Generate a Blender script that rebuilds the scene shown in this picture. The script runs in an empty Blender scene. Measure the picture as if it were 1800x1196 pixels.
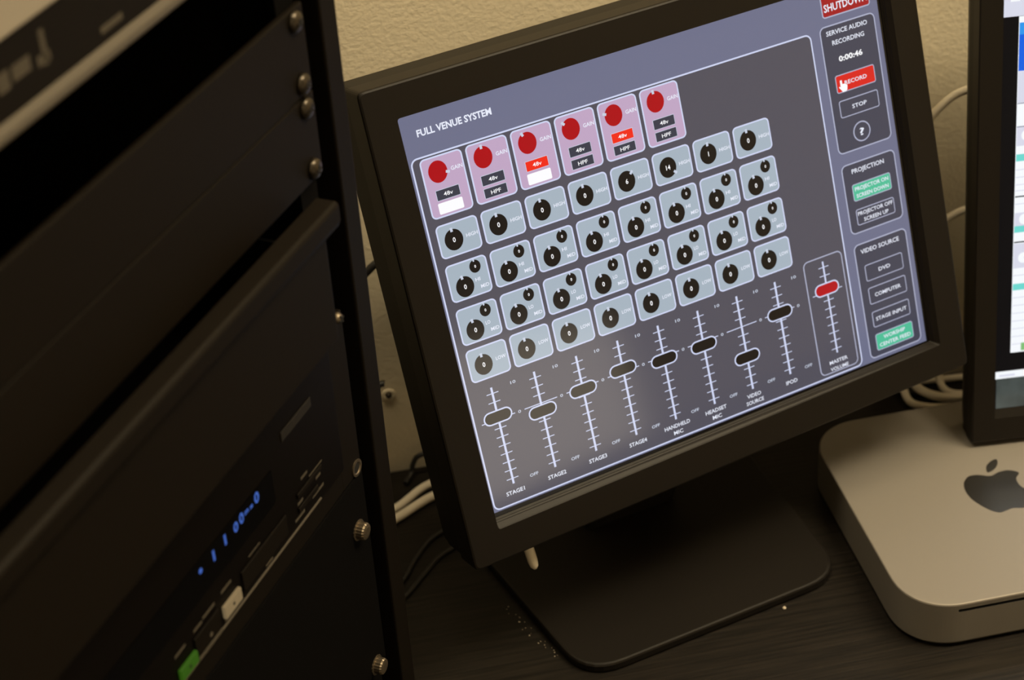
import bpy, bmesh, math, random
from mathutils import Vector, Matrix
random.seed(7)
SC = bpy.context.scene
COL = SC.collection
V = Vector

def lin(c):
    c = c / 255.0
    return c / 12.92 if c <= 0.04045 else ((c + 0.055) / 1.055) ** 2.4
def srgb(r, g, b): return (lin(r), lin(g), lin(b), 1.0)

# ------------------------------------------------------------------ camera
FWD = None
pitch, roll = 0.60535078, -0.067781
f_ = V((0, math.cos(pitch), -math.sin(pitch))); r_ = V((1, 0, 0)); u_ = r_.cross(f_)
c_, s_ = math.cos(roll), math.sin(roll)
cr = c_ * r_ + s_ * u_; cu = -s_ * r_ + c_ * u_
cam_d = bpy.data.cameras.new('camera'); cam = bpy.data.objects.new('camera', cam_d); COL.objects.link(cam)
CAM = V((0, 0, 0.8535262))
M = Matrix.Identity(4)
for i in range(3):
    M[i][0] = cr[i]; M[i][1] = cu[i]; M[i][2] = -f_[i]; M[i][3] = CAM[i]
cam.matrix_world = M
cam_d.sensor_width = 36.0; cam_d.lens = 3310.52 / 1800 * 36.0
cam_d.clip_start = 0.02; cam_d.clip_end = 50
cam_d.dof.use_dof = True; cam_d.dof.focus_distance = 1.07; cam_d.dof.aperture_fstop = 8.6
SC.camera = cam

# ------------------------------------------------------------------ world, exposure, lights
w = bpy.data.worlds.new('World'); SC.world = w; w.use_nodes = True
w.node_tree.nodes['Background'].inputs[0].default_value = (1.0, 0.82, 0.6, 1)
w.node_tree.nodes['Background'].inputs[1].default_value = 0.02
SC.view_settings.view_transform = 'Standard'; SC.view_settings.look = 'None'
SC.view_settings.exposure = 0.0; SC.view_settings.gamma = 1.0; SC.view_settings.use_curve_mapping = False

WY = math.radians(9.94)
WX3 = V((math.cos(WY), math.sin(WY), 0)); WN3 = V((-math.sin(WY), math.cos(WY), 0)); UP = V((0, 0, 1))
def room(a, b, z=0.0): return WX3 * a + WN3 * b + UP * z
def area(name, pos, sx, sy, power, col, rz):
    d = bpy.data.lights.new(name, 'AREA'); d.shape = 'RECTANGLE'; d.size = sx; d.size_y = sy; d.energy = power; d.color = col
    o = bpy.data.objects.new(name, d); COL.objects.link(o); o.location = pos; o.rotation_euler = (0, 0, rz); return o
WARM = (1.0, 0.835, 0.555)
LIGHTS = [(1.25, 0.50), (-0.42, 0.66), (0.1, -1.9)]
POW = [41.0, 20.0, 7.0]
for (a, b), p in zip(LIGHTS, POW):
    area('ceiling_lamp', room(a, b, 1.845), 1.2, 0.5, p, WARM, WY)

# ------------------------------------------------------------------ materials
MATS = {}
def pm(name, col, rough=0.5, metal=0.0, spec=0.5, emit=None, estr=1.0):
    if name in MATS: return MATS[name]
    m = bpy.data.materials.new(name); m.use_nodes = True
    b = m.node_tree.nodes['Principled BSDF']
    b.inputs['Base Color'].default_value = col if len(col) == 4 else (*col, 1)
    b.inputs['Roughness'].default_value = rough; b.inputs['Metallic'].default_value = metal
    b.inputs['Specular IOR Level'].default_value = spec
    if emit is not None:
        b.inputs['Emission Color'].default_value = emit; b.inputs['Emission Strength'].default_value = estr
    MATS[name] = m; return m
def noisy(m, scale, strength, dist=0.001, stretch=None, colvar=None, detail=4.0, rough=None):
    nt = m.node_tree; b = nt.nodes['Principled BSDF']
    tc = nt.nodes.new('ShaderNodeTexCoord'); mp = nt.nodes.new('ShaderNodeMapping'); nz = nt.nodes.new('ShaderNodeTexNoise')
    nt.links.new(tc.outputs['Object'], mp.inputs[0]); nt.links.new(mp.outputs[0], nz.inputs['Vector'])
    if stretch:
        mp.inputs['Scale'].default_value = stretch
    nz.inputs['Scale'].default_value = scale; nz.inputs['Detail'].default_value = detail
    bp = nt.nodes.new('ShaderNodeBump'); bp.inputs['Strength'].default_value = strength; bp.inputs['Distance'].default_value = dist
    nt.links.new(nz.outputs['Fac'], bp.inputs['Height']); nt.links.new(bp.outputs[0], b.inputs['Normal'])
    if colvar:
        cr_ = nt.nodes.new('ShaderNodeValToRGB'); cr_.color_ramp.elements[0].position = colvar[2]; cr_.color_ramp.elements[1].position = colvar[3]
        cr_.color_ramp.elements[0].color = (*colvar[0], 1); cr_.color_ramp.elements[1].color = (*colvar[1], 1)
        nt.links.new(nz.outputs['Fac'], cr_.inputs[0]); nt.links.new(cr_.outputs[0], b.inputs['Base Color'])
    return m
m_wall = noisy(pm('wall_paint', (0.69, 0.605, 0.445), 0.8, spec=0.2), 330, 0.42, 0.0009, detail=2.0)
m_ceil = pm('ceiling_paint', (0.75, 0.72, 0.66), 0.9)
m_floor = noisy(pm('carpet', (0.10, 0.085, 0.065), 1.0), 300, 0.5, 0.003, colvar=((0.08, 0.065, 0.05), (0.14, 0.11, 0.085), .3, .7))
m_trim = pm('trim_paint', (0.5, 0.45, 0.36), 0.5)
m_wood = noisy(pm('black_brown_wood', (0.02, 0.015, 0.011), 0.45, spec=0.25), 1.0, 0.25, 0.0006, stretch=(14, 420, 60),
               colvar=((0.0052, 0.0040, 0.0030), (0.0145, 0.0112, 0.0083), .38, .68), detail=5)
m_plas = noisy(pm('black_plastic', (0.0078, 0.0061, 0.0047), 0.48, spec=0.22), 900, 0.12, 0.0003)
m_plas2 = noisy(pm('black_plastic_rear', (0.0065, 0.0053, 0.0042), 0.55, spec=0.25), 900, 0.15, 0.0003)
m_glassblk = pm('black_gloss', (0.004, 0.004, 0.005), 0.12)
m_rack = noisy(pm('rack_black_paint', (0.0058, 0.0042, 0.0027), 0.6, spec=0.1), 700, 0.15, 0.0003)
m_dark = pm('rack_inner_black', (0.0014, 0.0011, 0.001), 0.9, spec=0.08)
m_panel = noisy(pm('panel_black_anodised', (0.0064, 0.0046, 0.0029), 0.58, spec=0.1), 600, 0.1, 0.0003)
m_screw = pm('screw_black_oxide', (0.062, 0.052, 0.040), 0.33, metal=0.85)
m_hole = pm('recess_black', (0.002, 0.002, 0.002), 0.8)
m_steel = pm('thumb_screw_steel', (0.22, 0.18, 0.13), 0.42, metal=0.9)
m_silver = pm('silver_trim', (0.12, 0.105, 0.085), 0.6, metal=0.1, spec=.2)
m_silver_lit = pm('silver_trim_lit', (0.22, 0.195, 0.16), 0.6, metal=0.1, spec=.2)  # same silver in a lighter colour, painting the light on the upward-facing strip
m_ledge = pm('grey_ledge', (0.10, 0.085, 0.065), 0.6)
m_print = pm('grey_print', (0.075, 0.065, 0.051), 0.8, spec=.1)
m_alu = noisy(pm('bead_blasted_aluminium', (0.235, 0.215, 0.19), 0.5, metal=0.35, spec=0.2), 2500, 0.05, 0.0002)
m_logo = pm('logo_black', (0.012, 0.011, 0.010), 0.25)
m_white = pm('white_cable_jacket', (0.80, 0.73, 0.60), 0.45)
m_blackc = pm('black_cable_jacket', (0.010, 0.009, 0.008), 0.5)
m_crumb = pm('crumb', (0.55, 0.48, 0.38), 0.8)
m_lampframe = pm('lamp_frame_white', (0.8, 0.8, 0.78), 0.5)
m_lampglow = pm('lamp_diffuser', (0.8, 0.8, 0.8), 0.5, emit=(1.0, 0.8, 0.5, 1), estr=3.0)
m_winglow = pm('lit_frosted_pane', (0.6, 0.6, 0.6), 0.5, emit=(1.0, 0.86, 0.66, 1), estr=2.3)
def em(name, r, g, b, k=1.0):
    c = srgb(r, g, b)
    return pm('screen_' + name, (0.003, 0.003, 0.003, 1), 0.09, spec=0.5, emit=c, estr=k)
e_bg = em('slate', 109, 112, 138)
e_panel = em('charcoal', 82, 80, 91)
e_panel2 = em('charcoal_side', 68, 69, 84)
e_tile = em('blue_grey_tile', 165, 179, 192)
e_gain = em('pink_tile', 192, 165, 196)
e_line = em('outline', 206, 213, 242)
e_line2 = em('thin_outline', 176, 180, 205)
e_red = em('dial_red', 172, 4, 22)
e_blk = em('dial_black', 18, 16, 18)
e_btn = em('button_dark', 58, 60, 74)
e_lit = em('button_lit_red', 240, 44, 26)
e_wht = em('button_lit_white', 252, 252, 255)
e_txt = em('lettering', 232, 236, 250)
e_txd = em('lettering_dim', 200, 208, 226)
e_rec = em('record_red', 216, 36, 30)
e_grn = em('button_green', 80, 190, 152)
e_cap = em('fader_black', 20, 17, 18)
e_mcap = em('fader_red', 178, 16, 30)
e_shut = em('shutdown_red', 160, 28, 34)
e_w = em('window_white', 246, 250, 254)
e_w2 = em('window_lavender', 216, 218, 234)
e_blue = em('window_blue', 0, 96, 225)
e_blue2 = em('window_sky', 40, 150, 235)
e_teal = em('row_teal', 110, 216, 208)
e_deskt = pm('screen_desktop_black', (0.002, 0.002, 0.002, 1), .35, spec=.15, emit=srgb(9, 9, 13))
e_gray = noisy(em('picture_grey', 74, 82, 80), 55, 0.0)
_nt = e_gray.node_tree; _r = _nt.nodes.new('ShaderNodeValToRGB')
_r.color_ramp.elements[0].color = srgb(30, 35, 33); _r.color_ramp.elements[1].color = srgb(92, 100, 97)
_nz = [n for n in _nt.nodes if n.type == 'TEX_NOISE'][0]
_nt.links.new(_nz.outputs['Fac'], _r.inputs[0]); _nt.links.new(_r.outputs[0], _nt.nodes['Principled BSDF'].inputs['Emission Color'])
e_g2 = em('icon_green', 130, 190, 120)
e_vfd = em('display_blue', 84, 128, 235, 0.55)
e_gbtn = pm('lit_green_button', srgb(24, 48, 12), 0.6, spec=.15, emit=srgb(56, 100, 20), estr=0.5)
e_wbtn = pm('white_button_added_glow', srgb(80, 70, 54), 0.6, spec=.2, emit=srgb(150, 130, 95), estr=0.5)  # pale plastic; the emission stands in for light falling on the button

# ------------------------------------------------------------------ mesh helpers
class MB:
    """collects polygons in world coordinates"""
    def __init__(s): s.v = []; s.f = []; s.m = []; s.mats = []; s.smooth = []
    def mi(s, m):
        if m not in s.mats: s.mats.append(m)
        return s.mats.index(m)
    def add(s, vs, fs, m, smooth=False):
        n = len(s.v); s.v += [V(p) for p in vs]; k = s.mi(m)
        for f in fs: s.f.append([i + n for i in f]); s.m.append(k); s.smooth.append(smooth)
    def poly(s, pts, m): s.add(pts, [list(range(len(pts)))], m)
    def rings(s, rings, m, cap0=True, cap1=True, smooth=False):
        n = len(rings[0]); vs = [p for r in rings for p in r]; fs = []
        for a in range(len(rings) - 1):
            for i in range(n):
                j = (i + 1) % n; fs.append([a * n + i, a * n + j, (a + 1) * n + j, (a + 1) * n + i])
        k0 = len(s.v)
        s.add(vs, fs, m, smooth)
        caps = []
        if cap0: caps.append(list(range(n))[::-1])
        if cap1: caps.append([(len(rings) - 1) * n + i for i in range(n)])
        for c in caps: s.f.append([i + k0 for i in c]); s.m.append(s.mi(m)); s.smooth.append(False)
    def box(s, o, ax, ay, az, x0, x1, y0, y1, z0, z1, m):
        P = lambda x, y, z: o + ax * x + ay * y + az * z
        s.rings([[P(x0, y0, z0), P(x1, y0, z0), P(x1, y1, z0), P(x0, y1, z0)], [P(x0, y0, z1), P(x1, y0, z1), P(x1, y1, z1), P(x0, y1, z1)]], m)
    def tube(s, pts, r, m, n=12, cap='round', rads=None):
        pts = [V(p) for p in pts]; rings = []; a = None
        for i, p in enumerate(pts):
            t = (pts[min(i + 1, len(pts) - 1)] - pts[max(i - 1, 0)]).normalized()
            if a is None:
                a = t.orthogonal().normalized()
            else:
                a = (a - t * a.dot(t)).normalized()
            b = t.cross(a); rr_ = rads[i] if rads else r
            rings.append([p + (a * math.cos(2 * math.pi * k / n) + b * math.sin(2 * math.pi * k / n)) * rr_ for k in range(n)])
        s.rings(rings, m, smooth=True)
    def disc_stack(s, c, ax, ay, az, prof, m, n=24, smooth=True, cap1=True, cap0=True, knurl=0.0):
        """lathe: prof = [(radius, height)] about az"""
        rings = [[c + (ax * math.cos(2 * math.pi * k / n) + ay * math.sin(2 * math.pi * k / n)) * (r * (1 - (knurl if k % 2 else 0))) + az * h for k in range(n)] for r, h in prof]
        s.rings(rings, m, cap0=cap0, cap1=cap1, smooth=smooth)

ORIG = {}
def obj(name, mb, parent=None, kind=None, bevel=0.0, origin=None, seg=2, autosm=True):
    vs = mb.v
    lo = V((min(p.x for p in vs), min(p.y for p in vs), min(p.z for p in vs))); hi = V((max(p.x for p in vs), max(p.y for p in vs), max(p.z for p in vs)))
    og = origin if origin is not None else V(((lo.x + hi.x) / 2, (lo.y + hi.y) / 2, lo.z))
    me = bpy.data.meshes.new(name)
    me.from_pydata([tuple(p - og) for p in vs], [], mb.f)
    for m in mb.mats: me.materials.append(m)
    for p, k, sm in zip(me.polygons, mb.m, mb.smooth): p.material_index = k; p.use_smooth = sm
    me.validate()
    bt = bmesh.new(); bt.from_mesh(me); bmesh.ops.recalc_face_normals(bt, faces=bt.faces); bt.to_mesh(me); bt.free()
    o = bpy.data.objects.new(name, me); COL.objects.link(o)
    ORIG[o.name] = og
    if parent is not None:
        o.parent = parent; o.location = og - ORIG[parent.name]
    else: o.location = og
    if bevel > 0:
        b = o.modifiers.new('bevel', 'BEVEL'); b.width = bevel; b.segments = seg; b.limit_method = 'ANGLE'; b.angle_limit = math.radians(40)
    if kind: o['kind'] = kind
    return o
def thing(name, loc, label, cat, group=None):
    o = bpy.data.objects.new(name, None); COL.objects.link(o); o.location = loc; o.empty_display_size = 0.02
    ORIG[o.name] = V(loc); o['label'] = label; o['category'] = cat
    if group: o['group'] = group
    return o
def tag(o, label, cat, group=None):
    o['label'] = label; o['category'] = cat
    if group: o['group'] = group
    return o
def rr(x0, y0, x1, y1, r, n=5):
    out = []
    for cx, cy, a0 in ((x1 - r, y1 - r, 0), (x0 + r, y1 - r, 90), (x0 + r, y0 + r, 180), (x1 - r, y0 + r, 270)):
        for k in range(n + 1):
            a = math.radians(a0 + 90 * k / n); out.append((cx + r * math.cos(a), cy + r * math.sin(a)))
    return out
def catmull(pts, n=8, closed=False):
    pts = [V(p) for p in pts]; out = []; N = len(pts)
    rng = range(N) if closed else range(N - 1)
    for i in rng:
        p0 = pts[(i - 1) % N] if closed or i > 0 else pts[0]; p1 = pts[i]; p2 = pts[(i + 1) % N]; p3 = pts[(i + 2) % N] if closed or i + 2 < N else pts[-1]
        for k in range(n):
            t = k / n
            out.append(0.5 * ((2 * p1) + (p2 - p0) * t + (2 * p0 - 5 * p1 + 4 * p2 - p3) * t * t + (3 * p1 - p0 - 3 * p2 + p3) * t ** 3))
    if not closed: out.append(pts[-1])
    return out
# text -> (verts, faces) with x from 0..1 of its own width, y in cap heights
TXT = {}
def text_geo(s, bold=0.0):
    key = (s, bold)
    if key in TXT: return TXT[key]
    cu_ = bpy.data.curves.new('t', 'FONT'); cu_.body = s; cu_.size = 1.0; cu_.resolution_u = 2; cu_.offset = bold
    o = bpy.data.objects.new('t', cu_); COL.objects.link(o)
    dg = bpy.context.evaluated_depsgraph_get(); oe = o.evaluated_get(dg); me = oe.to_mesh()
    vs = [(p.co.x, p.co.y) for p in me.vertices]; fs = [list(p.vertices) for p in me.polygons]
    oe.to_mesh_clear(); bpy.data.objects.remove(o); bpy.data.curves.remove(cu_)
    x0 = min(v[0] for v in vs); x1 = max(v[0] for v in vs)
    TXT[key] = ([((x - x0), y / 0.73) for x, y in vs], fs, x1 - x0)
    return TXT[key]
def put_text(mb, s, fn, cx, cy, width=None, cap=2.6, m=None, bold=0.0, ratio=0.82):
    """fn(x, y) -> world; y grows downwards on the surface; centred at cx, cy"""
    vs, fs, wd = text_geo(s, bold)
    sx = (width / wd) if width else cap / 0.73 * ratio
    W_ = wd * sx
    mb.add([fn(cx - W_ / 2 + x * sx, cy + cap / 2 - y * cap) for x, y in vs], fs, m)

# ------------------------------------------------------------------ room shell
CEIL, FLOOR = 1.90, -0.74
RX0, RX1, RY0, RY1 = -2.2, 2.6, -3.6, 1.08
def slab(name, a0, a1, b0, b1, z0, z1, m):
    mb = MB(); mb.box(V((0, 0, 0)), WX3, WN3, UP, a0, a1, b0, b1, z0, z1, m); return obj(name, mb, kind='structure')
slab('floor', RX0 - .1, RX1 + .1, RY0 - .1, RY1 + .1, FLOOR - .1, FLOOR, m_floor)
slab('ceiling', RX0 - .1, RX1 + .1, RY0 - .1, RY1 + .1, CEIL, CEIL + .1, m_ceil)
slab('wall_back', RX0 - .1, RX1 + .1, RY1, RY1 + .1, FLOOR, CEIL, m_wall)
slab('wall_front', RX0 - .1, RX1 + .1, RY0 - .1, RY0, FLOOR, CEIL, m_wall)
slab('wall_left', RX0 - .1, RX0, RY0, RY1, FLOOR, CEIL, m_wall)
# right wall with a low lit window
WB0, WB1, WZ0, WZ1 = -3.30, -1.80, -0.735, -0.085
mb = MB()
for (b0, b1, z0, z1) in ((RY0, WB0, FLOOR, CEIL), (WB1, RY1, FLOOR, CEIL), (WB0, WB1, WZ1, CEIL), (WB0, WB1, FLOOR, WZ0)):
    mb.box(V((0, 0, 0)), WX3, WN3, UP, RX1, RX1 + .1, b0, b1, z0, z1, m_wall)
obj('wall_right', mb, kind='structure')
mb = MB(); mb.box(V((0, 0, 0)), WX3, WN3, UP, RX1 + .03, RX1 + .04, WB0, WB1, WZ0, WZ1, m_winglow)
win = obj('window_1', mb, kind='structure')
mb = MB()
for (b0, b1, z0, z1) in ((WB0, WB0 + .03, WZ0, WZ1), (WB1 - .03, WB1, WZ0, WZ1), (WB0, WB1, WZ0, WZ0 + .03), (WB0, WB1, WZ1 - .03, WZ1)):
    mb.box(V((0, 0, 0)), WX3, WN3, UP, RX1, RX1 + .03, b0, b1, z0, z1, m_trim)
obj('window_frame', mb, parent=win)
for i, (a, b) in enumerate(LIGHTS):
    lt = thing('ceiling_light', room(a, b, 1.85), ['rectangular ceiling light panel over the right end of the desk', 'rectangular ceiling light panel over the left end of the desk', 'rectangular ceiling light panel towards the rear of the room'][i], 'ceiling light', 'ceiling lights')
    mb = MB(); mb.box(V((0, 0, 0)), WX3, WN3, UP, a - .6, a + .6, b - .28, b + .28, 1.868, CEIL, m_lampframe); obj('housing', mb, lt)
    mb = MB(); mb.box(V((0, 0, 0)), WX3, WN3, UP, a - .56, a + .56, b - .25, b + .25, 1.858, 1.867, m_lampglow); obj('diffuser', mb, lt)

# ------------------------------------------------------------------ desk
DX0, DX1, DY0 = -1.15, 1.35, 0.22
dk = thing('desk', room(.1, .6, FLOOR), 'black-brown wood grain desk against the beige wall', 'desk')
mb = MB(); mb.box(V((0, 0, 0)), V((1, 0, 0)), V((0, 1, 0)), UP, DX0, DX1, DY0, 1.076, -0.034, 0.0, m_wood)
dt = obj('desktop', mb, dk, bevel=.0015)
for p in dt.data.vertices: pass
dt.rotation_euler = (0, 0, WY)
cen = V(((DX0 + DX1) / 2, (DY0 + 1.076) / 2, 0)); dt.location = room(cen.x, cen.y, -0.034) - ORIG[dk.name]
for a in (DX0 + .05, DX1 - .05):
    for b in (DY0 + .05, 1.02):
        mb = MB(); mb.box(V((0, 0, 0)), WX3, WN3, UP, a - .025, a + .025, b - .025, b + .025, FLOOR, -0.034, m_wood); obj('leg', mb, dk, bevel=.002)

# ------------------------------------------------------------------ touch monitor
K = 0.326 / 0.338
TO = V((-0.055117, 0.928129, 0.364747)); TR_ = V((0.8955656, 0.4448817, 0.00652086)); TD = V((0.1483155, -0.23676596, -0.96017936)); TN = V((0.42571828, -0.86106486, 0.27808499))
def T(u, v, h=0.0): return TO + TR_ * (u * K / 1000) + TD * (v * K / 1000) + TN * (h / 1000)
BU = math.radians(24.2); BX = V((math.cos(BU), math.sin(BU), 0)); BY = V((-math.sin(BU), math.cos(BU), 0))
tm = thing('touch_monitor', BX * .478 + BY * .86, 'tilted black touch monitor showing a sound mixer screen with red dials', 'monitor')
def quad_rr(c, r, n=5):
    """rounded quad, corners TL TR BR BL in (u, v)"""
    out = []; c = [V((*p, 0)) for p in c]
    for i in range(4):
        p = c[i]; a = (c[i - 1] - p).normalized(); b = (c[(i + 1) % 4] - p).normalized()
        p0 = p + a * r; p1 = p + b * r
        for k in range(n + 1):
            t = k / n; q = p0 * (1 - t) ** 2 + p * 2 * t * (1 - t) + p1 * t * t; out.append((q.x, q.y))
    return out
def inset(c, d):
    (a, b, e, g) = c
    return [(a[0] + d, a[1] + d), (b[0] - d, b[1] + d), (e[0] - d, e[1] - d), (g[0] + d, g[1] - d)]
OUT = [(-22.2, -22.3), (364.3, -22.0), (365.6, 283.3), (-22.4, 287.6)]
INF = [(-2.3, -1.5), (344.2, -1.5), (344.6, 261.4), (-1.4, 266.0)]
INB = [(-1.3, -0.9), (340.0, -0.9), (340.2, 258.6), (-1.2, 260.4)]
def mixq(a, b, t): return [(p[0] * (1 - t) + q[0] * t, p[1] * (1 - t) + q[1] * t) for p, q in zip(a, b)]
def ringT(c, r, h): return [T(x, y, h) for x, y in quad_rr(c, r)]
mb = MB()
rg = [ringT(OUT, 4, -13.6), ringT(OUT, 4, 4.4), ringT(inset(OUT, .5), 4, 5.5), ringT(inset(OUT, 1.5), 3.5, 6.0), ringT(INF, 2.0, 6.0), ringT(mixq(INF, INB, .10), 1.6, 5.4), ringT(mixq(INF, INB, .60), 1.2, 3.0),
      ringT(mixq(INF, INB, .62), 1.2, 2.5), ringT(mixq(INF, INB, .78), 1.0, 1.7), ringT(mixq(INF, INB, .80), 1.0, 1.2), ringT(mixq(INF, INB, .90), 1.0, .7), ringT(INB, .8, .15)]
mb.rings(rg, m_plas, cap0=True, cap1=False)
# the cap at the rear of the bezel is replaced by the housing; drop nothing else
obj('front_bezel', mb, tm)
mb = MB()
H1 = inset(OUT, .9); H2 = inset(OUT, 1.6)
mb.rings([ringT(H1, 6, -13.8), ringT(H1, 6, -33.5), ringT(H2, 7, -34.2), ringT(H2, 7, -40.0), ringT(inset(OUT, 4), 8, -42.5)], m_plas2)
obj('rear_housing', mb, tm)
mb = MB(); mb.rings([[T(x, y, h) for x, y in quad_rr(inset(OUT, 70), 10)] for h in (-42.5, -50)], m_plas2); obj('rear_bulge', mb, tm, bevel=.004)
# black border of the glass
mb = MB(); mb.rings([[T(x, y, -.1) for x, y in ((-1.6, -1.2), (342, -1.2), (342, 262), (-1.6, 262))], [T(x, y, -1.5) for x, y in ((-1.6, -1.2), (342, -1.2), (342, 262), (-1.6, 262))]], m_glassblk)
obj('screen_border', mb, tm)
# stand
bl = [(0.3672, 0.955), (0.5905, 0.955), (0.5715, 0.7615), (0.3772, 0.7615)]
mb = MB()
def ringB(c, r, z): return [BX * x + BY * y + UP * z for x, y in quad_rr(c, r, 7)]
def insb(c, d): return [(c[0][0] + d, c[0][1] - d), (c[1][0] - d, c[1][1] - d), (c[2][0] - d, c[2][1] + d), (c[3][0] + d, c[3][1] + d)]
mb.rings([ringB(insb(bl, .002), .026, 0.0004), ringB(bl, .028, .0015), ringB(bl, .028, .0055), ringB(insb(bl, .0006), .028, .0066), ringB(insb(bl, .0018), .027, .0070)], m_plas)
obj('stand_base', mb, tm)
nk0 = BX * .478 + BY * .90 + UP * .007; nk1 = T(175, 165, -46)
mb = MB(); dn = (nk1 - nk0).normalized(); side = BX; fr = side.cross(dn).normalized()
mb.box(nk0, side, fr, dn, -.035, .035, -.018, .018, 0, (nk1 - nk0).length, m_plas2); obj('stand_neck', mb, tm, bevel=.004)
# short white cable end under the bezel
mb = MB(); a = T(22, 272, -16); b = V(T(24.5, 312.5, -14)); mb.tube([a, a.lerp(b, .5), a.lerp(b, .85), a.lerp(b, .95), b], .003, m_white, rads=[.0033, .0033, .0032, .0026, .0011])
obj('cable_end', mb, tm)['label'] = 'short white cable end hanging below the bezel'

# ------- what the screen shows
mb = MB(); mb.poly([T(0, 0), T(0, 257.4), T(338, 257.4), T(338, 0)], e_bg)
scr = obj('screen', mb, tm); scr['label'] = 'lit screen with a sound mixer layout'
def flat(mb, pts, h, m): mb.poly([T(x, y, h) for x, y in reversed(pts)], m)
def plate(mb, x0, y0, x1, y1, r, t, h, fill, line):
    flat(mb, rr(x0, y0, x1, y1, r), h, line); flat(mb, rr(x0 + t, y0 + t, x1 - t, y1 - t, max(r - t, .2)), h + .06, fill)
def txt(mb, s, cx, cy, width=None, cap=2.6, m=None, h=.2, bold=0.016, ratio=.82):
    put_text(mb, s, lambda x, y: T(x, y, h), cx, cy, width, cap, m or e_txt, bold, ratio)
def bar(mb, x0, y0, x1, y1, h, m): flat(mb, [(x1, y1), (x0, y1), (x0, y0), (x1, y0)], h, m)
def disc(mb, cx, cy, r, h, m, n=28): flat(mb, [(cx + r * math.cos(2 * math.pi * k / n), cy + r * math.sin(2 * math.pi * k / n)) for k in range(n)], h, m)

mb = MB(); txt(mb, 'FULL VENUE SYSTEM', 33.9, 11.6, 48.8, 4.2, bold=.03); obj('screen_title', mb, scr)
mb = MB(); plate(mb, 1.3, 25.6, 284.6, 256.6, 4.5, 1.0, .05, e_panel, e_line); obj('mixer_panel', mb, scr)
def dial(cx, cy, r, col, ang, num=None, name='dial'):
    mb = MB(); flat(mb, [(cx + r * .97 * math.cos(2 * math.pi * k / 28), cy + r * 1.07 * math.sin(2 * math.pi * k / 28)) for k in range(28)], .25, col)
    a = math.radians(ang); dx, dy = math.sin(a), -math.cos(a)
    q = lambda t, s: (cx + dx * t - dy * s, cy + dy * t + dx * s)
    w_ = .13 * r
    flat(mb, [q(r * 1.22, -w_), q(r * 1.22, w_), q(r * .80, w_), q(r * .80, -w_)], .30, e_txd)
    if num is not None: txt(mb, num, cx + .1, cy, None, r * .5, e_wht, .32, bold=.02, ratio=.9)
    return obj(name, mb, scr)
gains = [(105, 0, 1), (0, 0, 0), (-22, 1, 1), (-45, 0, 0), (-70, 1, 0), (-5, 0, 0)]
PIT = 29.9
for i, (ga, v48, hp) in enumerate(gains):
    x = 6.6 + PIT * i; mb = MB()
    plate(mb, x, 27.4, x + 27.6, 64.6, 3.2, .95, .14, e_gain, e_line); txt(mb, 'GAIN', x + 22.4, 37.4, 7.6, 2.5, e_txt, .26)
    obj('gain_tile', mb, scr)
    dial(x + 10.2, 37.0, 6.3, e_red, ga)
    mb = MB(); plate(mb, x + 5.7, 47.8, x + 21.2, 54.4, .5, .3, .24, e_lit if v48 else e_btn, e_txd); txt(mb, '48v', x + 13.5, 51.0, 6.0, 2.5, e_wht, .36, bold=.01); obj('phantom_button', mb, scr)
    mb = MB()
    if hp: plate(mb, x + 5.4, 55.8, x + 21.5, 62.6, .8, .2, .24, e_wht, e_wht)
    else:
        plate(mb, x + 5.7, 55.9, x + 21.2, 62.2, .5, .3, .24, e_btn, e_txd); txt(mb, 'HPF', x + 13.5, 59.1, 6.6, 2.5, e_wht, .36, bold=.01)
    obj('filter_button', mb, scr)
HI = [('0', 0), ('0', 0), ('0', 0), ('0', 0), ('6', 45), ('14', 135), ('1', 6), ('0', 0)]
for i in range(8):
    x = 6.6 + PIT * i
    for (y0, y1, nm, kind) in ((68.7, 89.7, 'HIGH', 0), (94.0, 117.8, 'HI', 1), (122.4, 146.0, 'LO', 1), (149.2, 170.8, 'LOW', 0)):
        mb = MB(); plate(mb, x, y0, x + 27.5, y1, 3.2, .95, .14, e_tile, e_line)
        if kind: txt(mb, nm, x + 19.2, y1 - 10.0, 3.2, 2.3, e_txt, .26); txt(mb, 'MID', x + 24.0 - 1.0, y1 - 5.0, 5.6, 2.3, e_txt, .26)
        else: txt(mb, nm, x + 22.2, y0 + 10.8, 7.6 if nm == 'HIGH' else 6.8, 2.3, e_txt, .26)
        obj('eq_tile', mb, scr)
        if kind:
            dial(x + 10.2, y1 - 8.0, 6.1, e_blk, -8, '0'); dial(x + 19.3, y0 + 5.6, 3.8, e_blk, -4, '0', name='small_dial')
        else:
            n_, a_ = HI[i] if nm == 'HIGH' else ('0', 0)
            dial(x + 10.2, (79.6 if nm == 'HIGH' else 161.0), 6.2, e_blk, a_ - 3, n_)
caps = [196.6, 203.7, 199.8, 196.6, 200.4, 201.0, 219.9, 198.8]
labs = [('STAGE1',), ('STAGE2',), ('STAGE3',), ('STAGE4',), ('HANDHELD', 'MIC'), ('HEADSET', 'MIC'), ('VIDEO', 'SOURCE'), ('IPOD',)]
LW = {'STAGE1': 13.0, 'STAGE2': 13.0, 'STAGE3': 13.0, 'STAGE4': 13.0, 'HANDHELD': 19.2, 'HEADSET': 16.2, 'MIC': 7.0, 'VIDEO': 10.8, 'SOURCE': 13.6, 'IPOD': 9.0}
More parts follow.
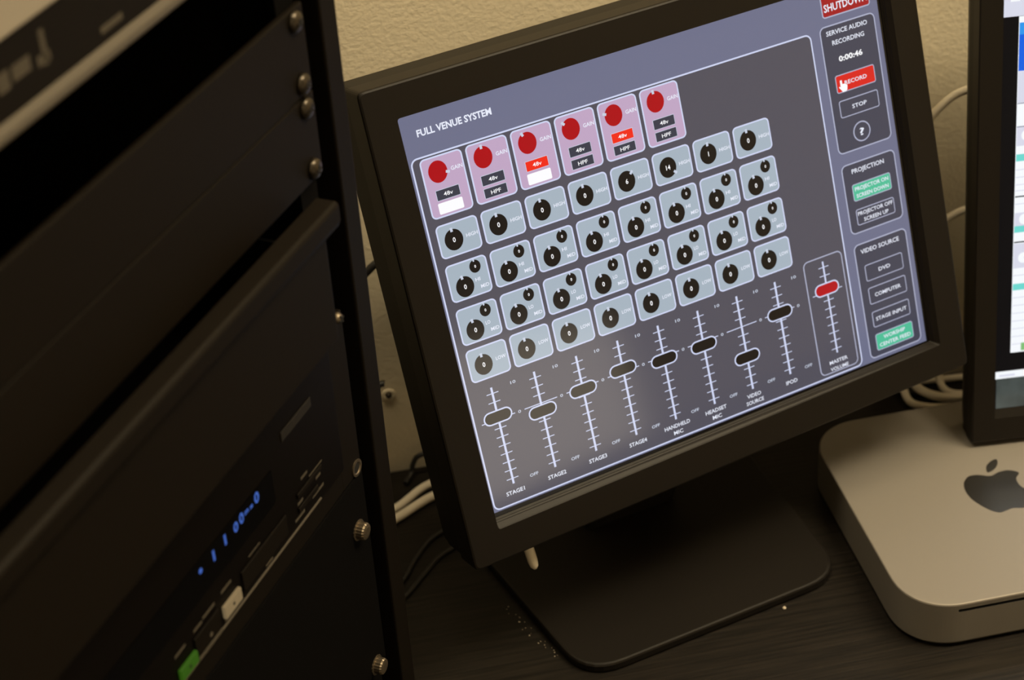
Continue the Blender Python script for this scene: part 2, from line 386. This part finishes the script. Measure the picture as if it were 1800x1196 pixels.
for i in range(8):
    cx = 18.0 + PIT * i; mb = MB()
    bar(mb, cx - .72, 177.0, cx + .72, 243.0, .14, e_line)
    for k in range(11):
        if k == 3: bar(mb, cx - 11.6, 198.45 - .3, cx + 11.6, 198.45 + .3, .16, e_line)
        else: y = 181.0 + 5.84 * k; bar(mb, cx - 4.1, y - .28, cx + 4.1, y + .28, .16, e_line)
    txt(mb, '10', cx + 14.8, 178.4, 3.6, 2.0, e_txd); txt(mb, '0', cx + 14.7, 198.5, 2.0, 2.0, e_txd); txt(mb, 'OFF', cx + 14.7, 242.1, 6.0, 2.1, e_txd)
    L = labs[i]
    for k, s in enumerate(L): txt(mb, s, cx, (248.4 if len(L) == 1 else 247.2) + 4.7 * k, LW[s], 2.7)
    obj('fader_track', mb, scr)
    mb = MB(); y = caps[i]; plate(mb, cx - 9.9, y - 4.5, cx + 9.9, y + 4.5, 4.4, .95, .3, e_cap, e_line); obj('fader_cap', mb, scr)
mb = MB(); plate(mb, 250.4, 171.6, 281.4, 253.8, 4.0, .75, .14, e_panel, e_line2)
cx = 265.8; bar(mb, cx - .62, 175.2, cx + .62, 240.8, .24, e_line)
for k in range(11):
    y = 179.2 + 5.84 * k
    hw = 11.8 if k == 3 else 4.0
    bar(mb, cx - hw, y - .28, cx + hw, y + .28, .26, e_line)
txt(mb, 'MASTER', cx, 246.3, 14.6, 2.6, h=.3); txt(mb, 'VOLUME', cx, 251.2, 14.6, 2.6, h=.3); obj('master_volume_track', mb, scr)
mb = MB(); plate(mb, cx - 9.7, 190.0, cx + 9.7, 199.0, 4.3, .95, .34, e_mcap, e_line); obj('fader_cap', mb, scr)['label'] = 'red master volume fader cap'
# right-hand column
mb = MB(); plate(mb, 295.2, 4.0, 332.6, 19.3, 2.2, .8, .1, e_shut, e_line2); txt(mb, 'SHUTDOWN', 313.8, 13.0, 33.5, 5.0, h=.24, bold=.02); obj('shutdown_button', mb, scr)
def column_box(y0, y1, heads, name):
    mb = MB(); plate(mb, 291.2, y0, 334.4, y1, 4.0, .8, .1, e_panel2, e_line2)
    for s, y, wd, cp in heads: txt(mb, s, 312.0, y, wd, cp, h=.24)
    obj(name, mb, scr)
def button(y0, y1, lines, fill, name, lw=.6):
    mb = MB(); plate(mb, 297.4, y0, 328.4, y1, 1.6, lw, .2, fill, e_line2)
    n = len(lines)
    for k, (s, wd) in enumerate(lines): txt(mb, s, 312.9, (y0 + y1) / 2 + (k - (n - 1) / 2) * 4.9, wd, 2.7, h=.34)
    return obj(name, mb, scr)
column_box(24.2, 109.4, (('SERVICE AUDIO', 29.2, 32, 3.1), ('RECORDING', 35.9, 25, 3.1)), 'service_audio_box')
mb = MB(); txt(mb, '0:00:46', 311.9, 47.2, 18.6, 3.6, e_wht, .26, bold=.03); obj('timer', mb, scr)
button(57.4, 69.4, (('RECORD', 17.5),), e_rec, 'record_button')
button(74.4, 86.0, (('STOP', 11.5),), e_panel2, 'stop_button')
mb = MB(); disc(mb, 311.7, 98.3, 6.8, .2, e_line2); disc(mb, 311.7, 98.3, 6.0, .26, e_panel2); txt(mb, '?', 311.7, 98.3, 3.6, 5.0, h=.34, bold=.02); obj('help_button', mb, scr)
column_box(117.0, 165.3, (('PROJECTION', 122.7, 26, 3.1),), 'projection_box')
button(131.6, 143.4, (('PROJECTOR ON', 27), ('SCREEN DOWN', 26)), e_grn, 'projector_on_button')
button(149.0, 160.2, (('PROJECTOR OFF', 28.4), ('SCREEN UP', 20)), e_panel2, 'projector_off_button')
column_box(172.6, 255.3, (('VIDEO SOURCE', 178.4, 31.4, 3.1),), 'video_source_box')
button(188.5, 200.3, (('DVD', 9.5),), e_panel2, 'source_button')
button(205.0, 217.1, (('COMPUTER', 21.5),), e_panel2, 'source_button')
button(222.4, 233.9, (('STAGE INPUT', 25.5),), e_panel2, 'source_button')
button(238.8, 251.0, (('WORSHIP', 18), ('CENTER FEED', 26)), e_grn, 'source_button')
# pointing-hand cursor
hand = [(0, -3.4), (.75, -3.2), (.85, -.6), (1.4, -.9), (2.1, -.6), (2.8, -.7), (3.3, -.1), (4.0, 0), (4.3, 1.0), (3.9, 3.0), (3.2, 4.2), (.4, 4.2), (-.6, 2.6), (-1.9, 1.0), (-1.5, .3), (-.7, .9), (-.7, -3.1)]
mb = MB(); flat(mb, [(301.3 + x * 1.05, 64.6 + y * 1.05) for x, y in hand[::-1]], .45, e_wht); obj('hand_cursor', mb, scr)

# ------------------------------------------------------------------ second monitor
P2 = V((0.31072, 1.011824, 0.040684)); S2 = 1.025; y2 = math.radians(4.5); X2 = V((math.cos(y2), math.sin(y2), 0)); N2 = V((0.07677293, -0.97549257, 0.20619420)).normalized(); U2 = N2.cross(X2).normalized()
def Q(u, v, h=0.0): return P2 + X2 * (u * S2 / 1000) + U2 * (v * S2 / 1000) + N2 * (h / 1000)
W2, H2_ = 464.0, 324.0
m2 = thing('desktop_monitor', Q(W2 / 2, 0, -60) * 1.0 - UP * (Q(W2 / 2, 0, -60).z), 'black framed computer monitor with white program windows, above the silver computer', 'monitor')
def ring2(x0, y0, x1, y1, r, h, n=1): return [Q(x, y, h) for x, y in rr(x0, y0, x1, y1, r, n)]
mb = MB()
mb.rings([ring2(0, 0, W2, H2_, 1.0, -11.0), ring2(0, 0, W2, H2_, 1.0, -.8), ring2(.8, .8, W2 - .8, H2_ - .8, .8, 0), ring2(15, 16.5, W2 - 15, H2_ - 15, .4, 0), ring2(15.4, 22.8, W2 - 15.4, H2_ - 15.4, .3, -2.6)], m_plas, cap1=False)
obj('front_bezel', mb, m2)
mb = MB(); mb.rings([ring2(.4, .4, W2 - .4, H2_ - .4, 2, -11.2), ring2(.4, .4, W2 - .4, H2_ - .4, 2, -20), ring2(3, 8, W2 - 3, H2_ - 3, 3, -31)], m_plas2); obj('rear_housing', mb, m2)
# stand, to the right of the small computer
st = V((0.62, 1.055, 0)); stq = Q(W2 * .62, 90, -31)
mb = MB(); mb.rings([[st + X2 * x + Y_ * y + UP * z for x, y in rr(-.10, -.085, .10, .02, .02)] for Y_ in (UP.cross(X2),) for z in (0.0004, .012)], m_plas); obj('stand_base', mb, m2, bevel=.002)
mb = MB(); sv = V((stq.x, stq.y, .012)); mb.box(sv, X2, UP.cross(X2), UP, -.03, .03, -.004, .016, 0, .16, m_plas2); obj('stand_neck', mb, m2, bevel=.003)
# screen
mb = MB(); mb.poly([Q(14, 21, -2.5), Q(W2 - 14, 21, -2.5), Q(W2 - 14, H2_ - 14, -2.5), Q(14, H2_ - 14, -2.5)], e_deskt); s2 = obj('screen', mb, m2)
def q2(mb, x0, y0, x1, y1, h, m): mb.poly([Q(x0, y0, h - 2.5), Q(x1, y0, h - 2.5), Q(x1, y1, h - 2.5), Q(x0, y1, h - 2.5)], m)
mb = MB(); q2(mb, 15.4, 288.2, 150, 309, .1, e_w2); q2(mb, 20, 297.5, 26, 303.5, .2, e_w); q2(mb, 18, 310.5, 60, 312.5, .2, e_txd); obj('program_window', mb, s2)
mb = MB(); A0, A1 = 26.0, 330.0
segs = [(62.5, 277.0, e_w), (271.0, 287.0, e_blue2), (253.5, 277.5, e_blue), (232.5, 253.2, e_w2), (218, 232, e_w), (199.5, 214, e_w2)]
q2(mb, A0 - .4, 62.5, A1, 288.0, .1, e_w)
q2(mb, A0, 253.4, A1, 284.0, .14, e_blue); q2(mb, A0, 276.5, A1, 284.0, .18, e_blue2)
for (a, b, m) in ((233, 253.2, e_w2), (205, 217.5, e_w2), (151, 160, e_w2), (122, 139, e_w2), (194.6, 199.3, e_teal), (146.6, 151.0, e_teal), (106.7, 111.2, e_teal)): q2(mb, A0, a, A1, b, .14, m)
for v in (171.0, 140.0): q2(mb, A0, v - .45, A1, v + .45, .2, e_deskt)
for v in (232.6, 217.4, 205, 189, 184, 179, 175, 166, 117, 101.5, 96, 90.5, 85, 79.5, 74, 68.5): q2(mb, A0, v - .28, A1, v + .28, .2, e_w2 if v not in (232.6, 217.4) else e_bg)
for v in (211.5, 155.5, 129.0): mb.poly([Q(x, y, -2.25) for x, y in rr(29, v - 3.6, 60, v + 3.6, 3.4)], e_w); q2(mb, 33, v - .6, 50, v + .6, .3, e_line2)
q2(mb, 32.5, 63.5, 40, 69.0, .24, e_g2); obj('program_window', mb, s2)
mb = MB(); q2(mb, 15.0, 44.4, 330, 49.6, .1, e_w); q2(mb, 18.5, 45.8, 29, 47.2, .16, e_w2); obj('title_bar', mb, s2)
mb = MB(); q2(mb, 16.5, 22.8, 330, 44.2, .1, e_gray); obj('picture', mb, s2)

# ------------------------------------------------------------------ small silver computer
yw = 0.16923094; EX = V((math.cos(yw), math.sin(yw), 0)); EY = V((-math.sin(yw), math.cos(yw), 0)); MC = V((0.31599433, 0.96746056, 0))
def Mi(x, y, z): return MC + EX * (x / 1000) + EY * (y / 1000) + UP * (z / 1000)
def sq(h, r, n=26):
    out = []
    for cx, cy, a0 in ((h - r, h - r, 0), (-h + r, h - r, 90), (-h + r, -h + r, 180), (h - r, -h + r, 270)):
        for k in range(n + 1):
            a = math.radians(a0 + 90 * k / n); ca, sa = math.cos(a), math.sin(a); e = 2 / 2.25
            out.append((cx + r * math.copysign(abs(ca) ** e, ca), cy + r * math.copysign(abs(sa) ** e, sa)))
    return out
mini = thing('small_computer', MC, 'low square silver computer with rounded corners and black fruit logo', 'computer')
mb = MB()
prof = [(98.5 - 4, 34, 1.6), (98.5 - 1.2, 36.5, 2.4), (98.5, 37, 4.5), (98.5, 37, 34.9), (98.5 - .35, 36.8, 35.75), (98.5 - 1.1, 36.2, 36.0)]
mb.rings([[Mi(x, y, z) for x, y in sq(h, r)] for h, r, z in prof], m_alu, smooth=False)
body = obj('body', mb, mini)
cut = MB(); cut.rings([[Mi(x, y, z) for x, z in rr(-67, 29.6, 67, 31.9, 1.1, 4)] for y in (-110, -88)], m_hole); co = obj('cutter', cut)
bm_ = body.modifiers.new('slot', 'BOOLEAN'); bm_.operation = 'DIFFERENCE'; bm_.solver = 'EXACT'; bm_.object = co
bpy.context.view_layer.update(); dg = bpy.context.evaluated_depsgraph_get(); nm_ = bpy.data.meshes.new_from_object(body.evaluated_get(dg))
body.modifiers.clear(); body.data = nm_; bpy.data.objects.remove(co)
if len(nm_.materials) < 2: nm_.materials.append(m_hole)
og = ORIG[body.name]
for p in nm_.polygons:
    c = p.center + og - MC; yy = c.dot(EY) * 1000; zz = c.z * 1000; xx = c.dot(EX) * 1000
    p.material_index = 1 if (-98.0 < yy < -86 and 29.4 < zz < 32.1 and abs(xx) < 67.5) else 0
    n3 = p.normal
    p.use_smooth = False
# foot and logo
mb = MB(); mb.disc_stack(MC, EX, EY, UP, [(.080, 0.0003), (.082, .0008), (.082, .0025)], m_blackc, 40); obj('foot', mb, mini)
half = [(1.6, 14.1), (-4.7, 16.8), (-9.1, 17.9), (-13.6, 17.0), (-18.6, 11.6), (-20.8, 3.2), (-20.0, -5.9), (-16.3, -14.3), (-12.2, -20.2), (-8.0, -23.0), (-3.2, -22.3), (1.8, -21.2)]
right = [(6.8, -22.3), (11.6, -23.0), (15.8, -20.2), (19.9, -14.3), (22.4, -8.9), (18.9, -6.3), (16.6, -2.2), (16.0, 2.2), (17.0, 7.2), (21.0, 12.0), (17.6, 15.6), (13.2, 16.9), (8.0, 16.3)]
pl = [V((x, y, 0)) for x, y in half + right]
sh = catmull(pl, 5, True)
leaf = catmull([V((x, y, 0)) for x, y in ((1.2, 18.0), (2.8, 24.0), (7.6, 28.4), (12.6, 29.8), (11.2, 24.6), (6.6, 19.8))], 5, True)
mb = MB()
for shp in (sh, leaf):
    mb.rings([[Mi(p.x + 1.2, p.y, z) for p in shp] for z in (35.99, 36.06)], m_logo, cap0=False)
obj('logo', mb, mini)['label'] = 'black fruit-shaped logo on the top'

# ------------------------------------------------------------------ equipment rack
RA = math.radians(65.5); RU = V((math.cos(RA), math.sin(RA), 0)); RN = V((math.sin(RA), -math.cos(RA), 0)); RS = V((-0.0882, 0.7865, 0))
def R(s, off, z): return RS + RU * (s / 1000) + RN * (off / 1000) + UP * (z / 1000)
def rbox(mb, s0, s1, o0, o1, z0, z1, m): mb.box(RS, RU, RN, UP, s0 / 1000, s1 / 1000, o0 / 1000, o1 / 1000, z0 / 1000, z1 / 1000, m)
rk = thing('equipment_rack', R(-232, -220, 0), 'tall black equipment rack cabinet standing at the left of the desk', 'rack')
for (a, b) in ((23.5, 39), (-505, -489)):
    mb = MB(); rbox(mb, a, b, -450, 0, 0, 700, m_rack); obj('side_panel', mb, rk, bevel=.0012)
mb = MB(); rbox(mb, -489, 23.5, -450, -440, 8, 700, m_dark); obj('back_panel', mb, rk)
mb = MB(); rbox(mb, -489, 23.5, -440, -6, 0.3, 12, m_dark); obj('bottom_panel', mb, rk)
mb = MB(); rbox(mb, -489, 23.5, -440, -4, 684, 700, m_rack); obj('top_panel', mb, rk)
for sx in (0, -465):
    mb = MB(); rbox(mb, sx - 9, sx + 7, -7.5, -4, 12, 684, m_dark)
    rbox(mb, sx + (4 if sx == 0 else -9), sx + (7 if sx == 0 else -6), -40, -7.5, 12, 684, m_dark)
    obj('rack_rail', mb, rk)
def screw(par, s, z, off=0.0, mat=None, r=5.4, rot=.4):
    c = R(s, off, z); mb = MB(); m = mat or m_screw
    mb.disc_stack(c, RU, UP, RN, [(r * 1e-3, 0), (r * 1e-3, .0009), (r * .92e-3, .0018), (r * .74e-3, .0027), (r * .45e-3, .0033), (r * .15e-3, .0036)], m, 22)
    a = math.cos(rot), math.sin(rot)
    for ax, ay in ((RU * a[0] + UP * a[1], UP * a[0] - RU * a[1]), (UP * a[0] - RU * a[1], RU * a[0] + UP * a[1])):
        mb.box(c, ax, ay, RN, -.0021, .0021, -.0005, .0005, .0026, .00372, m_hole)
    return obj('screw', mb, par)
def thumb(par, s, z):
    c = R(s, 0, z); mb = MB()
    mb.disc_stack(c, RU, UP, RN, [(.0062, 0), (.0062, .0006), (.0050, .0008), (.0050, .0042), (.0045, .0052), (.0028, .0056)], m_steel, 36, smooth=False, knurl=.05)
    return obj('thumb_screw', mb, par)
def blank(z0, z1, label, zs, th=False, mat=m_panel, off=-3.0):
    t = thing('blank_panel', R(-232, -1.5, z0), label, 'rack panel', 'plain rack panels')
    mb = MB(); rbox(mb, -473.4, 8.2, -3.6, 0, z0, z1, mat); obj('plate', mb, t, bevel=.0009)
    for z in zs:
        for s in ((-1.0, -464) if not th else (-4.2, -461)):
            (thumb(t, s, z) if th else screw(t, s, z, 0, rot=random.random() * 1.5))
    return t
blank(454.6, 498.8, 'upper plain black rack panel, just below the empty slot', (492.7, 461.3))
blank(410.2, 454.2, 'second plain black rack panel, just above the drawer lip', (448.8, 416.6))
blank(88, 226.6, 'dark rack panel held by knurled thumb screws, below the player', (194, 93), True, m_dark)
# silver trimmed device at the top
dv = thing('rack_device', R(-232, -120, 540.6), 'black rack device with pale silver edge strips, topmost and blurred', 'audio device')
mb = MB(); rbox(mb, -450, -15, -250, -4, 541, 589, m_rack); obj('case', mb, dv)
mb = MB(); rbox(mb, -473, 8, -3.7, 0, 547.6, 577, m_panel); obj('faceplate', mb, dv)
mb = MB()
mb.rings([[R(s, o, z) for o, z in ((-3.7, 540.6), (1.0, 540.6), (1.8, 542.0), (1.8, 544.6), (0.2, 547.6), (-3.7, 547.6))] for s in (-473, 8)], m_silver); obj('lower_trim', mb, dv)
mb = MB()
mb.rings([[R(s, o, z) for o, z in ((-3.7, 576.4), (1.0, 576.4), (1.8, 577.4), (-2.6, 589), (-3.7, 589))] for s in (-473, 8)], m_silver_lit); obj('upper_trim', mb, dv)
mb = MB()
for (s0, s1, z0, z1) in ((-226, -219, 557, 566), (-216, -209, 557, 566), (-206, -199, 557.5, 565), (-197, -186, 558.5, 564.5), (-178.5, -175.5, 556, 570), (-182, -174, 557, 561), (-142, -127, 551.6, 554.4), (-120, -112, 557, 566), (-108, -100, 557, 566)):
    rbox(mb, s0, s1, 0, .15, z0, z1, m_print)
obj('printed_lettering', mb, dv, kind='stuff')
# drawer
dr = thing('rack_storage_unit', R(-232, -150, 338), 'black rack drawer with a rounded pull lip along its top', 'storage unit')
mb = MB()
mb.rings([[R(s, o, z) for o, z in ((8, 409.5), (8.6, 411), (18.4, 411), (20.0, 410.2), (20.6, 408.5), (20.6, 401), (19.6, 398.0), (17, 396), (10, 396), (10, 408))] for s in (-449, -16.5)], m_panel); obj('pull_lip', mb, dr, bevel=.0012)
mb = MB(); rbox(mb, -442, -25, 12.5, 16.5, 337.5, 398.5, m_panel); obj('drawer_front', mb, dr, bevel=.0015, seg=3)
mb = MB(); rbox(mb, -438, -30, -320, -316, 340, 392, m_dark); rbox(mb, -438, -30, -320, 12.5, 338.5, 340, m_dark); rbox(mb, -438, -436, -320, 12.5, 340, 392, m_dark); rbox(mb, -32, -30, -320, 12.5, 340, 392, m_dark); obj('drawer_tray', mb, dr)
screw(dr, -20.5, 346, 13.0, r=3.0, mat=m_steel)
# player
py = thing('rack_player', R(-232, -140, 228), 'black rack mounted player with a blue lit display and green button', 'audio player')
mb = MB(); rbox(mb, -452, -13.2, -280, -.2, 229, 330, m_rack); obj('case', mb, py)
mb = MB(); rbox(mb, -452, -13.2, -.2, 2.0, 243.5, 330, pm('player_face', (0.0026, 0.0017, 0.0013), .45, spec=.1)); obj('faceplate', mb, py, bevel=.0006)
mb = MB(); rbox(mb, -452, -40, 2.0, 2.6, 244.7, 245.7, m_ledge); obj('lower_ledge', mb, py)
mb = MB(); rbox(mb, -13.0, 8.2, -3.6, -.4, 227.4, 330, m_rack); rbox(mb, -452, -13, -3.6, -.4, 227.4, 243.0, m_rack); obj('rack_ear', mb, py, bevel=.0006)
mb = MB(); mb.disc_stack(R(3.0, -.4, 231.5), RU, UP, RN, [(.0050, 0), (.0050, .0007), (.0036, .0007), (.0030, .0001)], m_steel, 24, smooth=False, cap1=False)
mb.disc_stack(R(3.0, -.3, 231.5), RU, UP, RN, [(.0031, 0), (.0031, .0001)], m_hole, 20); obj('mounting_hole', mb, py)
mb = MB(); rbox(mb, -330, -81, 2.0, 2.5, 274.8, 294.4, pm('display_glass', (0.001, 0.001, 0.0014), .3, spec=.08)); dsp = obj('display', mb, py)
mb = MB()
def ptxt(mb, s, cs, cz, width, cap, m, off, bold=0.0): put_text(mb, s, lambda x, y: R(x, off, -y), cs, -cz, width, cap, m, bold)
ptxt(mb, '0', -97.0, 290.6, 4.4, 6.2, e_vfd, 2.7, .03); ptxt(mb, 's', -102.4, 289.6, 3.0, 2.6, e_vfd, 2.7, .03); ptxt(mb, 'm', -107.0, 290.2, 3.6, 3.2, e_vfd, 2.7, .03)
ptxt(mb, '0', -112.0, 289.8, 4.0, 6.0, e_vfd, 2.7, .03); ptxt(mb, '0', -117.6, 288.9, 4.0, 5.6, e_vfd, 2.7, .03)
ptxt(mb, '1', -127.6, 289.3, 1.6, 5.8, e_vfd, 2.7, .04); ptxt(mb, '1', -138.4, 288.6, 1.6, 5.8, e_vfd, 2.7, .04)
mb.disc_stack(R(-150.3, 2.7, 289.1), RU, UP, RN, [(.0014, 0), (.0014, .0001)], e_vfd, 16)
obj('display_digits', mb, dsp)['label'] = 'blue lit digits'
def btn(s0, s1, z0, z1, m, lab):
    mb = MB(); rbox(mb, s0, s1, 2.0, 4.0, z0, z1, m); b = obj('button', mb, py, bevel=.0004)
    if lab: b['label'] = lab
    mb = MB(); c = R((s0 + s1) / 2, 4.02, (z0 + z1) / 2); mb.disc_stack(c, RU, UP, RN, [(.0009, 0), (.0009, .0001)], m_hole, 14); obj('button_mark', mb, b)
btn(-180.2, -165.6, 247.3, 254.0, e_gbtn, 'green lit button'); btn(-139.4, -123.8, 249.6, 257.0, e_wbtn, 'pale button with added glow')
for s0, s1, z0, z1 in ((-165.0, -143.0, 247.5, 259.5), (-62.5, -42, 252.6, 256), (-62, -36, 261.5, 264.5), (-120, -75, 250, 262)):
    mb = MB(); rbox(mb, s0, s1, 2.0, 3.0, z0, z1, m_rack); obj('button', mb, py, bevel=.0004)
mb = MB(); mb.disc_stack(R(-152, 3.02, 251.4), RU, UP, RN, [(.0013, 0), (.0013, .0001)], m_print, 14)
for s0, s1, z, hh in ((-137.8, -128.2, 264.3, 1.5), (-138.7, -126.2, 245.4 + 2, 1.5), (-163.9, -150.1, 283.2, 1.2), (-163.2, -155.9, 275.4, 1.2), (-155, -144, 263.6, 1.5), (-163.5, -156, 262.8, 1.5), (-164, -142.2, 246.0, 1.2), (-180.4, -171.1, 262, 1.5),
                      (-48.1, -34.1, 265.4, .9), (-55.8, -49.2, 269.6, 1.5), (-42.2, -37, 259.4, 1.6), (-47.5, -35.4, 251.2, 1.6), (-62.1, -56.4, 257.8, 1.6), (-66.6, -56.4, 250.3, 1.6), (-111, -100, 264.4, .9), (-98, -91, 247.6, 1.2)):
    rbox(mb, s0, s1, 2.02, 2.12 if z > 246 else 3.1, z - hh / 2, z + hh / 2, m_print)
obj('printed_lettering', mb, py, kind='stuff')
mb = MB(); rbox(mb, -68, -37, 2.0, 2.6, 301.8, 307.6, pm('reflection_strip_grey', (0.018, 0.016, 0.014), .5, spec=.15)); obj('painted_reflection', mb, py, bevel=.0005)  # lighter grey strip painted in for a reflection on the glossy faceplate

# ------------------------------------------------------------------ cables and small things
GW = 'white cables on the desk behind the small computer'
def cable(name, pts, r, m, label, group=None, n=8):
    mb = MB(); mb.tube(catmull([V(p) for p in pts], n), r, m, 10)
    o = obj(name, mb); return tag(o, label, 'cable', group or ('white cables by the wall' if m is m_white else 'black cables by the wall'))
cable('white_cable', [(-.160, 1.010, .0032), (-.115, 1.016, .0032), (-.090, 1.030, .0032), (-.066, 1.0545, .0032), (-.035, 1.060, .0032), (.02, 1.062, .0032)], .0030, m_white, 'thick white cable lying along the wall left of the touch monitor, rear strand')
cable('white_cable', [(-.160, 1.000, .0032), (-.115, 1.004, .0032), (-.090, 1.0185, .0034), (-.062, 1.0415, .0034), (-.032, 1.049, .0032), (.02, 1.052, .0032)], .0032, m_white, 'thick white cable lying left of the touch monitor, front strand')
cable('black_cable', [(-.105, .930, .0018), (-.0840, .9560, .0018), (-.076, .976, .0018), (-.0600, 1.0010, .0018), (-.02, 1.02, .0018), (.01, 1.02, .0018)], .0016, m_blackc, 'thin black cable on the desk beside the rack, farther of two')
cable('black_cable', [(-.105, .915, .0018), (-.0830, .9390, .0018), (-.070, .960, .0018), (-.0565, .9800, .0018), (-.03, .995, .0018), (.0, .998, .0018)], .0016, m_blackc, 'thin black cable on the desk beside the rack, nearer of two')
cable('black_cable', [(-.0835, 1.058, .0025), (-.079, 1.067, .004), (-.0775, 1.0695, .010), (-.0735, 1.0705, .0165), (-.066, 1.071, .0175), (-.058, 1.072, .008), (-.05, 1.070, .0025)], .0019, m_blackc, 'black cable looping up the wall just above the desk')
cable('black_cable', [(-.125, 1.050, .166), (-.0985, 1.057, .180), (-.085, 1.060, .190), (-.06, 1.064, .20), (0.0, 1.070, .19)], .0028, m_blackc, 'black cable crossing the gap between rack and touch monitor')
cable('black_cable', [(-.135, 1.050, .074), (-.105, 1.056, .084), (-.0935, 1.062, .0885), (-.0905, 1.0625, .0885)], .0023, m_blackc, 'black cable stub sticking out behind the rack by the wall')
cable('white_cable', [(.255, 1.100, .205), (.285, 1.115, .232), (.298, 1.120, .245), (.312, 1.125, .2525), (.332, 1.129, .252), (.36, 1.13, .235), (.368, 1.13, .205), (.357, 1.13, .172), (.332, 1.128, .1605), (.315, 1.124, .157), (.29, 1.115, .145), (.265, 1.10, .13)], .0028, m_white, 'white cable hanging in a loop against the wall between the monitors')
cable('white_cable', [(.288, 1.135, .035), (.2885, 1.126, .012), (.2915, 1.114, .0035), (.300, 1.106, .0035), (.316, 1.104, .0035), (.36, 1.11, .0035)], .0030, m_white, 'white cable bending round behind the small computer, leftmost of the bunch')
cable('white_cable', [(.282, 1.140, .030), (.298, 1.122, .0105), (.314, 1.108, .0095), (.332, 1.108, .0095), (.37, 1.115, .0095)], .0034, m_white, 'white cable lying on top of the bunch behind the small computer', )
cable('white_cable', [(.285, 1.137, .0035), (.312, 1.138, .0035), (.328, 1.1385, .0035), (.37, 1.142, .0035)], .0026, m_white, 'white cable running straight along the wall behind the small computer')
cable('white_cable', [(.318, 1.143, .012), (.3185, 1.138, .0085), (.3195, 1.128, .0035), (.326, 1.119, .0035), (.345, 1.117, .0035)], .0029, m_white, 'white cable coming down from the wall and curving right behind the small computer')
cable('black_cable', [(.262, 1.135, .0025), (.296, 1.127, .0025), (.322, 1.1165, .0025), (.36, 1.109, .009)], .0022, m_blackc, 'thin black cable among the white cables behind the small computer')
# wall screw in a dimple
c = WN3 * 1.0795 + WX3 * (V((-.0880, 1.068, 0)).dot(WX3)) + UP * .0665; mb = MB()
mb.disc_stack(c, WX3, UP, -WN3, [(.0052, 0), (.0050, .0012), (.0036, .0018), (.0022, .0010)], m_wall, 20)
ws = obj('wall_anchor', mb); tag(ws, 'small round wall anchor in the beige wall beside the rack', 'wall anchor')
mb = MB(); mb.disc_stack(c - WN3 * .0009, WX3, UP, -WN3, [(.0022, 0), (.0018, .0016), (.0006, .002)], m_screw, 16); obj('screw_head', mb, ws)
# crumbs
mb = MB(); cc = V((.1655, .9045, .0008)); mb.disc_stack(cc, V((1, 0, 0)), V((0, 1, 0)), UP, [(.0009, -.0007), (.0013, 0), (.0007, .0008)], m_crumb, 7, smooth=False)
tag(obj('crumb', mb), 'tiny pale crumb on the desk in front of the monitor base', 'crumb')
mb = MB()
for i in range(26):
    t = random.random(); p = BX * (.3745 - .009 * t - random.random() ** 2 * .007) + BY * (.790 + .06 * t) + UP * .0003; r = .00013 + random.random() * .00024
    mb.disc_stack(p, V((1, 0, 0)), V((0, 1, 0)), UP, [(r, -.0002), (r * 1.2, .0001), (r * .5, .0004)], m_crumb, 5, smooth=False)
d_ = obj('dust', mb, kind='stuff'); tag(d_, 'pale dust specks along the left edge of the monitor base', 'dust')
